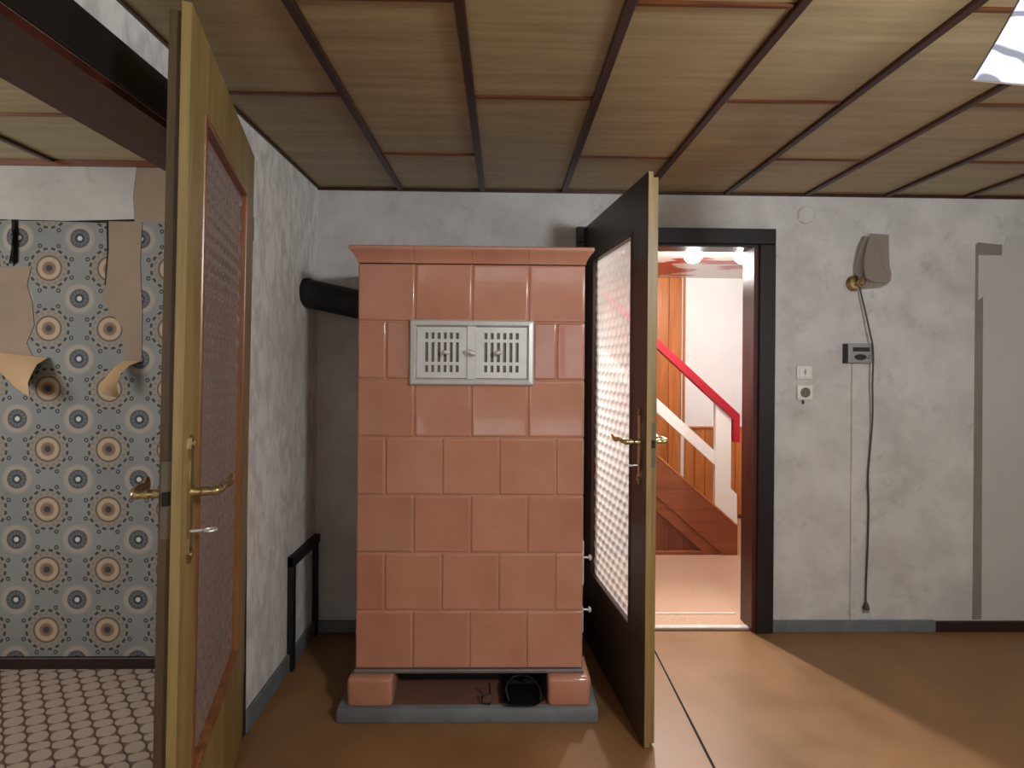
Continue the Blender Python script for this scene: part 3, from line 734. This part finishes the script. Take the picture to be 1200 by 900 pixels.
part('pan', bm, 'iron', pan, world=True)
bm = bm_new(); tube(bm, smooth_curve([(.03, 1.965, .072), (.02, 1.99, .11), (.05, 2.03, .125), (.11, 2.03, .125), (.15, 1.99, .105), (.152, 1.955, .074)], 5), .004, 8)
part('bail_handle', bm, 'iron', pan, True, world=True)
# black frame leaning against the left wall
fr = thing('metal_frame', (-.92, 2.45, 0), 'open black metal frame standing at the left wall by the pipe corner', 'frame')
bm = bm_new(); box(bm, -.944, -.918, 2.27, 2.30, .0, .505); part('upright', bm, 'matt_black', fr, world=True)
bm = bm_new(); box(bm, -.944, -.922, 2.565, 2.592, .0, .49); part('upright', bm, 'matt_black', fr, world=True)
bm = bm_new(); box(bm, -.944, -.914, 2.27, 2.59, .463, .503); part('crossbar', bm, 'matt_black', fr, world=True)

# ================================================================== RIGHT PART OF THE BACK WALL
jc = thing('junction_box_cover', (1.551, BY, 2.141), 'round white cover high on the wall right of the doorway', 'cover')
bm = bm_new(); lathe(bm, [(.047, 0), (.046, .006), (.040, .010), (.038, .008), (.020, .009), (.001, .009)], Matrix.Translation((1.551, BY, 2.141)) @ Matrix.Rotation(PI/2, 4, 'X'), 28)
part('disc', bm, 'wall', jc, True, world=True)
for dx in (-.04, .03):
    bm = lathe(bm_new(), [(.004, 0), (.005, .003), (.002, .005)], Matrix.Translation((1.551+dx, BY-.006, 2.141-.026)) @ Matrix.Rotation(PI/2, 4, 'X'), 8)
    part('clip', bm, 'white_plastic', jc, True, world=True)
# light switch and socket
sw = thing('light_switch', (1.544, BY, 1.30), 'square white light switch with a diamond mark, above the socket', 'switch')
part('cover_plate', box(bm_new(), 1.505, 1.584, BY-.010, BY, 1.296, 1.366, .004, 2), 'white_plastic', sw, True, world=True)
part('rocker', box(bm_new(), 1.516, 1.573, BY-.015, BY-.010, 1.304, 1.358, .002, 1), 'white_plastic', sw, world=True)
part('mark', prism(bm_new(), [(1.5445, 1.352), (1.551, 1.336), (1.549, 1.330), (1.5445, 1.312), (1.540, 1.330), (1.538, 1.336)], 'y', BY-.0156, BY-.0149), 'grey_plastic', sw, world=True, label='grey printed mark')
so = thing('power_socket', (1.547, BY, 1.20), 'square white power socket with a dark round well below the switch', 'socket')
part('cover_plate', box(bm_new(), 1.507, 1.588, BY-.012, BY, 1.190, 1.268, .005, 2), 'white_plastic', so, True, world=True)
MR = Matrix.Translation((1.5475, BY-.012, 1.229)) @ Matrix.Rotation(PI/2, 4, 'X')
bm = bm_new(); lathe(bm, [(.0255, -.001), (.0255, .0025), (.0225, .0035), (.0215, .0012), (.012, .0010), (.001, .0010)], MR, 24); part('socket_well', bm, plain('socket_grey', srgb(112, 108, 100), .4), so, True, world=True)
bm = bm_new()
for dx in (-.0095, .0095): lathe(bm, [(.003, 0), (.003, .0014)], Matrix.Translation((1.5475+dx, BY-.0128, 1.229)) @ Matrix.Rotation(PI/2, 4, 'X'), 8)
box(bm, 1.5455, 1.5495, BY-.0145, BY-.012, 1.245, 1.249); box(bm, 1.5455, 1.5495, BY-.0145, BY-.012, 1.209, 1.213)
part('contact', bm, 'dark_plastic', so, world=True)
bm = bm_new(); tube(bm, [(1.540, BY-.004, 1.192), (1.541, BY-.006, 1.178), (1.538, BY-.006, 1.168)], [.004, .006, .003], 8); part('cable_stub', bm, 'dark_plastic', so, True, world=True, label='short dark cable stub')
# thermostat and its duct
thm = thing('thermostat', (1.815, BY, 1.38), 'grey thermostat box with black display strip and dial', 'thermostat')
part('case', box(bm_new(), 1.757, 1.881, BY-.030, BY, 1.383, 1.482, .003, 2), 'grey_plastic', thm, True, world=True)
part('side_plate', box(bm_new(), 1.746, 1.757, BY-.026, BY, 1.381, 1.480), 'dark_plastic', thm, world=True, label='dark side plate')
part('display', box(bm_new(), 1.779, 1.866, BY-.0315, BY-.0295, 1.441, 1.462), 'dark_plastic', thm, world=True, label='black display strip')
bm = bm_new(); prism(bm, [(1.818+.030*math.cos(q)*(1 if abs(math.cos(q)) > .5 else .9), 1.412+.0155*math.sin(q)) for q in [2*PI*i/16 for i in range(16)]], 'y', BY-.034, BY-.0295); part('dial', bm, 'dark_plastic', thm, world=True, label='black dial')
part('button', box(bm_new(), 1.857, 1.863, BY-.0315, BY-.0295, 1.405, 1.411), 'dark_plastic', thm, world=True)
part('screw_slot', box(bm_new(), 1.86, 1.87, BY-.0315, BY-.0295, 1.418, 1.421), 'dark_plastic', thm, world=True)
dc = part('cable_duct', box(bm_new(), 1.792, 1.836, BY-.009, BY, .061, 1.382, .002, 1), 'wall', label='narrow painted cable duct running down from the thermostat', cat='duct')
# wall lamp: brass cup, smoky glass shield, cord with plug
wl = thing('wall_lamp', (1.80, BY, 1.79), 'brass wall lamp with smoky glass shield and dangling cord', 'lamp')
bm = bm_new(); lathe(bm, [(.040, 0), (.042, .006), (.036, .014), (.030, .022), (.012, .026), (.001, .027)], Matrix.Translation((1.800, BY, 1.792)) @ Matrix.Rotation(PI/2, 4, 'X'), 24); part('wall_cup', bm, 'brass', wl, True, world=True)
bm = bm_new(); lathe(bm, [(.010, -.03), (.018, -.022), (.019, .02), (.015, .032), (.004, .034)], Matrix.Translation((1.815, BY-.042, 1.80)) @ Matrix.Rotation(.5, 4, 'Y'), 16); part('lamp_holder', bm, 'brass', wl, True, world=True)
def shield(pts, y, th, bow):
    bm = bm_new(); cx_ = sum(p[0] for p in pts)/len(pts); cz_ = sum(p[1] for p in pts)/len(pts)
    A = [bm.verts.new((px_, y+bow*((px_-cx_)/.06)**2, pz)) for px_, pz in pts]; B = [bm.verts.new((v.co.x, v.co.y+th, v.co.z)) for v in A]
    ca, cb = bm.verts.new((cx_, y, cz_)), bm.verts.new((cx_, y+th, cz_)); n = len(pts)
    for i in range(n):
        j = (i+1) % n
        bm.faces.new((A[i], A[j], ca)); bm.faces.new((B[j], B[i], cb)); bm.faces.new((A[i], B[i], B[j], A[j]))
    bmesh.ops.recalc_face_normals(bm, faces=bm.faces[:]); return bm
S1 = [(1.836, 2.030), (1.926, 2.026), (1.928, 1.95), (1.932, 1.88), (1.948, 1.83), (1.945, 1.805), (1.926, 1.785), (1.835, 1.790), (1.812, 1.815), (1.806, 1.86), (1.808, 1.91), (1.816, 1.97), (1.826, 2.01)]
part('glass_shield', shield(S1, BY-.085, .006, .012), 'smoky', wl, world=True, label='smoky brown glass shield')
S2 = [(1.83, 2.034), (1.938, 2.030), (1.940, 1.95), (1.945, 1.885), (1.962, 1.83), (1.957, 1.80), (1.93, 1.775), (1.82, 1.765), (1.796, 1.80), (1.786, 1.86), (1.792, 1.92), (1.806, 1.98)]
part('glass_shield', shield(S2, BY-.070, .005, .012), 'clear', wl, world=True, label='clear rear glass plate')
cp = [(1.817, 1.770), (1.828, 1.71), (1.845, 1.63), (1.866, 1.525), (1.876, 1.475), (1.880, 1.40), (1.880, 1.28), (1.888, 1.10), (1.884, .92), (1.876, .80), (1.880, .64), (1.877, .44), (1.870, .25), (1.869, .155)]
cz = smooth_curve([(x, BY-(.012+.026*max(0, 1-abs(z-1.43)/.42)**.5), z) for x, z in cp], 5)
cd = part('cord', tube(bm_new(), cz, .0042, 7), 'cord', wl, True, world=True, label='thin dark grey cord')
bm = bm_new(); lathe(bm, [(.004, .03), (.010, .02), (.015, 0), (.015, -.008), (.004, -.010)], Matrix.Translation((1.869, BY-.016, .128)), 12)
pg = part('plug', bm, 'cord', cd, True, world=True)
bm = bm_new()
for dx in (-.010, .010): lathe(bm, [(.003, 0), (.003, -.018)], Matrix.Translation((1.869+dx, BY-.016, .120)), 8)
part('plug_pin', bm, 'zinc', pg, True, world=True) if False else part('plug_pin', bm, 'zinc', cd, True, world=True)

# ================================================================== CEILING LAMP (upper right)
LC = Vector((1.13, .75, CZ))
lp = thing('ceiling_lamp', LC, 'lit ceiling lamp with white glass shades patterned in grey swirls, top right', 'lamp')
bulbm = emit('lit_room_bulb', (.95, .97, 1), 2)
bm = bm_new(); lathe(bm, [(.05, -.16), (.062, -.13), (.03, -.10), (.02, -.03), (.075, -.012), (.08, 0)], Matrix.Translation(LC), 24); part('lamp_body', bm, 'brass', lp, True, world=True)
SC, SA = Vector((1.056, 1.025, 1.95)), Vector((-.02, .56, -.82)).normalized()
e1 = SA.cross(Vector((0, 0, 1))).normalized(); e2 = SA.cross(e1); TH = 4.80
RB, RT, HS = .104, .088, .135
for turn in range(1):
    T = Matrix.Translation(LC) @ Matrix.Rotation(turn*PI/2, 4, 'Z') @ Matrix.Translation(-LC)
    def qp(u, k):
        r_ = RT+(RB-RT)*u**1.3; a_ = TH+PI/2*k
        return SC - SA*HS*(1-u) + (e1*math.cos(a_)+e2*math.sin(a_))*r_
    sh = None
    for k in range(4):
        bm = bm_new(); rows = []
        for j in range(7):
            a_, b_ = qp(j/6, k), qp(j/6, k+1); e_ = (b_-a_)*.015
            rows.append([bm.verts.new(T @ (a_+e_)), bm.verts.new(T @ (b_-e_))])
        for p_, q_ in zip(rows, rows[1:]): bm.faces.new((p_[0], p_[1], q_[1], q_[0]))
        bmesh.ops.recalc_face_normals(bm, faces=bm.faces[:]); bmesh.ops.solidify(bm, geom=bm.faces[:], thickness=.004)
        part('shade_panel', bm, 'shade', lp, world=True)
        bm = bm_new(); tube(bm, [T @ qp(j/6, k) for j in range(7)], .0024, 6)
        part('shade_rib', bm, 'zinc', lp, world=True, label='dark metal edge rib')
        bm = bm_new(); tube(bm, [T @ qp(1, k), T @ qp(1, k+1)], .0032, 6); part('rim_rod', bm, 'white_gloss', lp, world=True)
    top = SC - SA*HS
    bm = bm_new(); tube(bm, smooth_curve([T @ Vector((LC.x, LC.y, 2.13)), T @ ((top+Vector((LC.x, LC.y, 2.17)))/2+Vector((0, 0, .03))), T @ (top-SA*.02), T @ (top+SA*.02)], 5), .008, 8); part('arm', bm, 'brass', lp, True, world=True)
    bm = bm_new(); M = Matrix.Translation(T @ (top+SA*.02)) @ ((T.to_3x3() @ SA).to_track_quat('Z', 'Y').to_matrix().to_4x4())
    lathe(bm, [(.011, 0), (.013, .03), (.024, .055), (.027, .075), (.018, .095), (.003, .103)], M, 14); part('bulb', bm, bulbm, lp, True, world=True)
    l = bpy.data.lights.new('shade_light', 'POINT'); l.energy = 3.5; l.color = (.97, .98, 1); l.shadow_soft_size = .05
    lo = bpy.data.objects.new('shade_light', l); C.objects.link(lo); lo.location = (T @ (SC+SA*.06)) - LC; lo.parent = lp

# unseen opal light added as the room's main light, behind the camera's right shoulder
ol = thing('ceiling_lamp', (1.2, -.2, CZ), 'unseen round opal pendant light added behind the viewpoint', 'lamp')
bm = bm_new(); lathe(bm, [(.008, -.13), (.008, -.03), (.05, -.02), (.055, 0)], Matrix.Translation((1.2, -.2, CZ)), 24); part('ceiling_mount', bm, 'white_gloss', ol, True, world=True)
bm = bm_new(); lathe(bm, [(.002, -.19), (.05, -.183), (.09, -.163), (.108, -.14), (.10, -.125), (.01, -.12)], Matrix.Translation((1.2, -.2, CZ)), 24); part('opal_bowl', bm, emit('lit_opal_glass', (.97, .98, 1), 6), ol, True, world=True)
l = bpy.data.lights.new('added_opal_light', 'POINT'); l.energy = 94; l.color = (.94, .97, 1); l.shadow_soft_size = .1
lo = bpy.data.objects.new('added_opal_light', l); C.objects.link(lo); lo.location = (0, 0, -.29); lo.parent = ol

# ================================================================== THE HALL
# pine boards: tall ones at the left, wainscot under the white wall, each board a piece
def board(x0, x1, z0, z1, mt='pine', y=HY+.02, d=.016, par=None, nm='pine_board'):
    k = 0.0015
    return part(nm, box(bm_new(), x0+k, x1-k, y-d-random.uniform(0, .002), y, z0, z1, .004, 1), mt, par or hall_back)
xb = .30
while xb < 1.60:
    wd = min(.117, 1.611-xb)
    if wd < .03: break
    board(xb, xb+wd, 0, HZ); xb += wd
part('corner_strip', box(bm_new(), 1.600, 1.616, HY-.004, HY+.02, .80, HZ), 'pine', hall_back)
xb = 1.616
while xb < 2.49:
    wd = min(.092, 2.5-xb); board(xb, xb+wd, 0, .80); xb += wd
part('cap_rail', box(bm_new(), 1.612, 2.5, HY-.012, HY+.02, .798, .815, .003, 1), 'pine', hall_back)
part('skirting', box(bm_new(), 1.612, 2.5, HY-.008, HY+.004, 0, .03), 'stairpanel', hall_back)
# staircase
SY = 3.66
stc = thing('staircase', (1.3, SY+.4, 0), 'brown wooden staircase with white railing and red handrail in the hall', 'staircase')
topz = lambda x: .203+.865*(1.690-x)
midz = lambda x: .012+.865*(1.575-x)
lowz = lambda x: .0+.865*(1.470-x)
XL, XR = .36, 1.690
zc = lambda f, x: max(0.0, f(x))
part('stringer', prism(bm_new(), [(XR, 0), (XR, topz(XR)), (XL, topz(XL)), (XL, midz(XL)), (1.589, 0)], 'y', SY-.012, SY+.04), 'stairwood', stc, world=True)
part('stringer_cap', prism(bm_new(), [(XR, topz(XR)), (XR, topz(XR)+.014), (XL, topz(XL)+.014), (XL, topz(XL))], 'y', SY-.016, SY+.045), 'pine', stc, world=True, label='pale wooden cap strip')
part('lower_board', prism(bm_new(), [(1.585, 0), (XL, midz(XL)-.006), (XL, lowz(XL)), (1.470, 0)], 'y', SY-.004, SY+.03), 'stairwood', stc, world=True)
xb = XL
while xb < 1.45:
    x1 = min(xb+.105, 1.468)
    part('under_stair_board', prism(bm_new(), [(xb+.001, 0), (x1-.001, 0), (x1-.001, max(.004, lowz(x1))), (xb+.001, lowz(xb))], 'y', SY+.010, SY+.022), 'stairpanel', stc, world=True); xb = x1
part('under_stair_skirting', box(bm_new(), XL, 1.49, SY-.008, SY+.012, 0, .028, .003, 1), 'stairwood', stc, world=True)
for i in range(7):
    x1 = 1.60-.195*i; z = .17*(i+1)
    part('tread', box(bm_new(), x1-.225, x1, SY+.04, SY+.84, z-.03, z, .004, 1), 'stairwood', stc, world=True)
    part('riser', box(bm_new(), x1-.022, x1-.008, SY+.04, SY+.84, z-.17, z-.03), 'stairpanel', stc, world=True)
part('newel_post', prism(bm_new(), [(1.526, 1.09), (1.640, .985), (1.640, .48), (1.684, .437), (1.688, .203+.016), (1.526, topz(1.526)+.016)], 'y', SY-.008, SY+.028), 'white_gloss', stc, world=True, label='white board newel post')
part('rail_board', prism(bm_new(), [(1.526, .745), (XL, .745+.893*(1.526-XL)), (XL, .645+.893*(1.526-XL)), (1.526, .645)], 'y', SY-.002, SY+.024), 'white_gloss', stc, world=True, label='white sloping rail board')
hs_ = lambda x: 1.012+.905*(1.694-x)
part('handrail', prism(bm_new(), [(1.694, 1.012), (XL, hs_(XL)), (XL, hs_(XL)-.066), (1.636, .992), (1.652, .974), (1.652, .812), (1.694, .812)], 'y', SY-.026, SY+.034), 'red', stc, world=True, label='red lacquered handrail with dropped end')
# ceiling spots
for i, (x, y) in enumerate(((1.516, 3.22), (1.195, 3.22), (.92, 3.34))):
    lab = ('rightmost lit spotlight on the hall ceiling', 'second lit spotlight from the right on the hall ceiling', 'hall ceiling spotlight hidden behind the open dark door')[i]
    s_ = thing('ceiling_spotlight', (x, y, HZ), lab, 'lamp', group='hall ceiling spotlights')
    bm = bm_new(); lathe(bm, [(.055, .02), (.055, -.012), (.040, -.018), (.030, -.022)], Matrix.Translation((x, y, HZ-.02)), 20); part('housing', bm, 'white_gloss', s_, True, world=True)
    bm = bm_new(); lathe(bm, [(.026, -.020), (.046, -.034), (.058, -.058), (.052, -.085), (.030, -.106), (.002, -.112)], Matrix.Translation((x, y, HZ-.02)), 18); part('bulb', bm, 'bulb', s_, True, world=True)
    l = bpy.data.lights.new('spotlight_lamp', 'SPOT' if i == 2 else 'POINT'); l.energy = (21, 21, 150)[i]; l.color = (1, .985, .96); l.shadow_soft_size = .04
    lo = bpy.data.objects.new('spotlight_lamp', l); C.objects.link(lo); lo.location = (0, 0, -.17); lo.parent = s_
    if i == 2:      # this one is turned towards the doorway
        l.spot_size = math.radians(80); l.spot_blend = .9; lo.rotation_euler = Vector((-.02, -1.45, -1.75)).to_track_quat('-Z', 'Y').to_euler()
